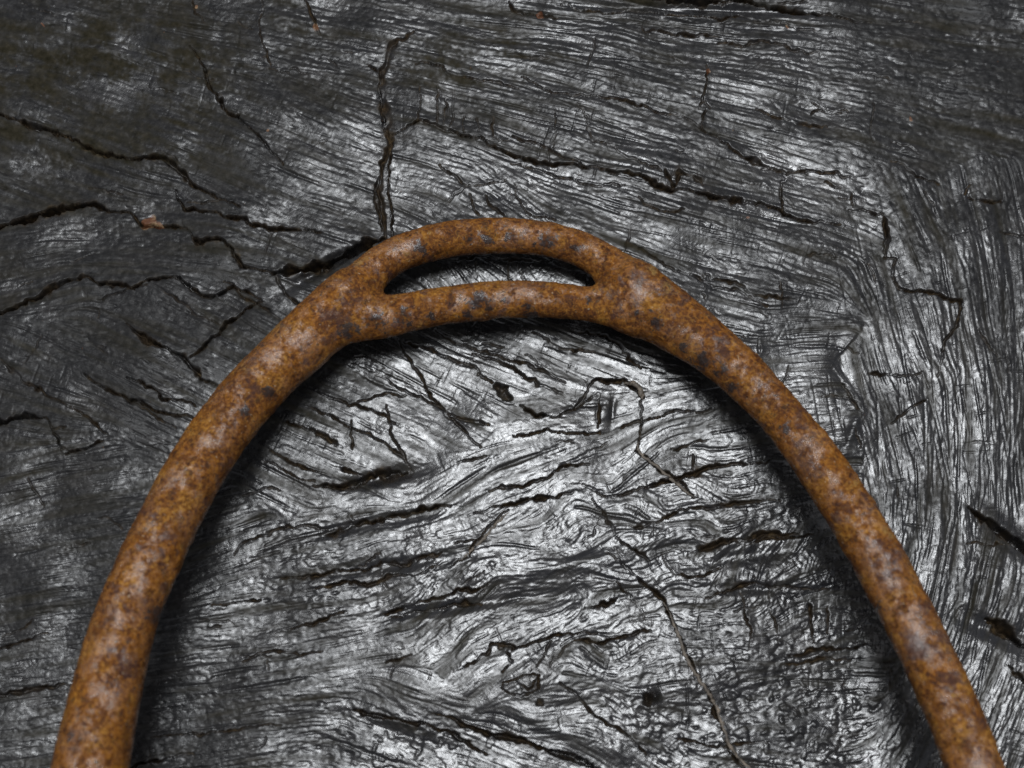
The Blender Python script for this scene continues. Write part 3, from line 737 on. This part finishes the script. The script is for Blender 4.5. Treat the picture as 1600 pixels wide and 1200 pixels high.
k4 = lambda x, y, r: (x * .3375, 400 + y * .3375, r * .3375)
k7 = lambda x, y, r: (x * .3375, 800 + y * .3375, r * .3375)
k8 = lambda x, y, r: (1060 + x * .3375, 800 + y * .3375, r * .3375)
darks = [k5(370,255,45),k5(600,215,32),k5(690,205,40),k5(800,205,36),k5(960,235,50),k5(1090,255,30),k5(165,590,50),k5(300,580,50),k5(430,575,25),k5(515,512,24),k5(600,560,30),k5(650,500,52),k5(690,540,34),
 k5(875,530,32),k5(880,575,60),k5(1375,565,20),k5(1465,610,40),k5(40,640,60),k5(760,500,18),k5(1160,500,24),k4(1240,640,45),k4(1140,725,38),k4(920,810,24),k6(110,480,50),k6(200,530,40),k6(250,600,36),k6(20,420,30),
 k6(500,800,30),k8(880,460,70),k8(960,600,50),k7(330,1030,30),k7(720,480,60)]
tans = [k5(90,320,50),k5(420,185,30),k5(1450,350,60),k5(1530,430,50),k5(330,300,40),k6(560,900,34),k6(780,980,36),k6(830,1050,36),k6(130,270,30),k8(1000,110,40),k8(960,80,30),k8(1000,700,30),k4(1250,350,50),k4(1130,500,35),k4(860,990,30),k4(840,1040,24)]
plums = [k6(400,720,70),k6(480,820,70),k6(250,450,60),k6(520,600,60),k6(640,950,70),k8(900,200,90),k8(1100,560,80),k8(1250,850,80),k4(1400,320,60),k4(1230,560,60),k7(700,160,70),k7(600,480,60),k7(520,700,70),k4(1020,1150,60),k5(1400,380,40),k5(40,560,60)]
def field(lst):
    m = np.zeros(len(P))
    for (x, y, r_) in lst: m = np.maximum(m, np.exp(-((pu - x) ** 2 + (pv - y) ** 2) / (r_ * 1.05) ** 2))
    return m
sme = fast_mesh("arch", P, fcs)
set_att(sme, "patina", np.stack([field(darks), field(tans), field(plums), np.ones(len(P))], 1))
rm = rust_material(); sme.materials.append(rm)
bx, by, bz, _ = to_plane(800, 1560, SZ0, SSL, SY0)
stir = bpy.data.objects.new("stirrup_iron", None); stir.empty_display_size = .02
stir.location = (0, 0, 0); col.objects.link(stir)
stir["label"] = "rusty iron stirrup with slotted eye lying on the blackened wood"
stir["category"] = "stirrup"
arch = bpy.data.objects.new("arch", sme); col.objects.link(arch); arch.parent = stir

# tread: the foot plate that joins the two legs, outside the picture below, standing on its rim
lp = np.array(left_leg[-1][:3]); rp = np.array(right_leg[-1][:3])
axis = (rp - lp); Ltr = np.linalg.norm(axis) ; mid_ = (lp + rp) / 2; axis /= Ltr
dn = np.array([0, -1, SSL]); dn /= np.linalg.norm(dn)
upv = np.cross(axis, dn); upv /= np.linalg.norm(upv)
if upv[2] < 0: upv = -upv
V = []; Fq = []
a_, b_ = Ltr / 2 + .006, max(.012, (mid_[2] - .0006) / abs(upv[2]))
m = 48
for lay, (sc, off) in enumerate([(.96, -.002), (1, -.001), (1, .003), (.96, .004), (.80, .004), (.78, .0025), (.78, -.001), (.8, -.002)]):
    for q_ in range(m):
        an = 2 * math.pi * q_ / m
        c_, s_ = math.cos(an), math.sin(an)
        V.append(mid_ + axis * a_ * sc * c_ + upv * b_ * sc * np.sign(s_) * abs(s_) ** .8 + dn * off)
nl = 8
for lay in range(nl):
    for q_ in range(m):
        Fq.append((lay * m + q_, lay * m + (q_ + 1) % m, ((lay + 1) % nl) * m + (q_ + 1) % m, ((lay + 1) % nl) * m + q_))
tme = fast_mesh("tread", np.array(V), np.array(Fq)); tme.materials.append(rm)
set_att(tme, "patina", np.zeros((len(V), 4)))
tread = bpy.data.objects.new("tread", tme); col.objects.link(tread); tread.parent = stir
print("verts", len(allco), "arch", len(P), "H range", float(H.min()), float(H.max()), "Ltr", Ltr, "midz", mid_)
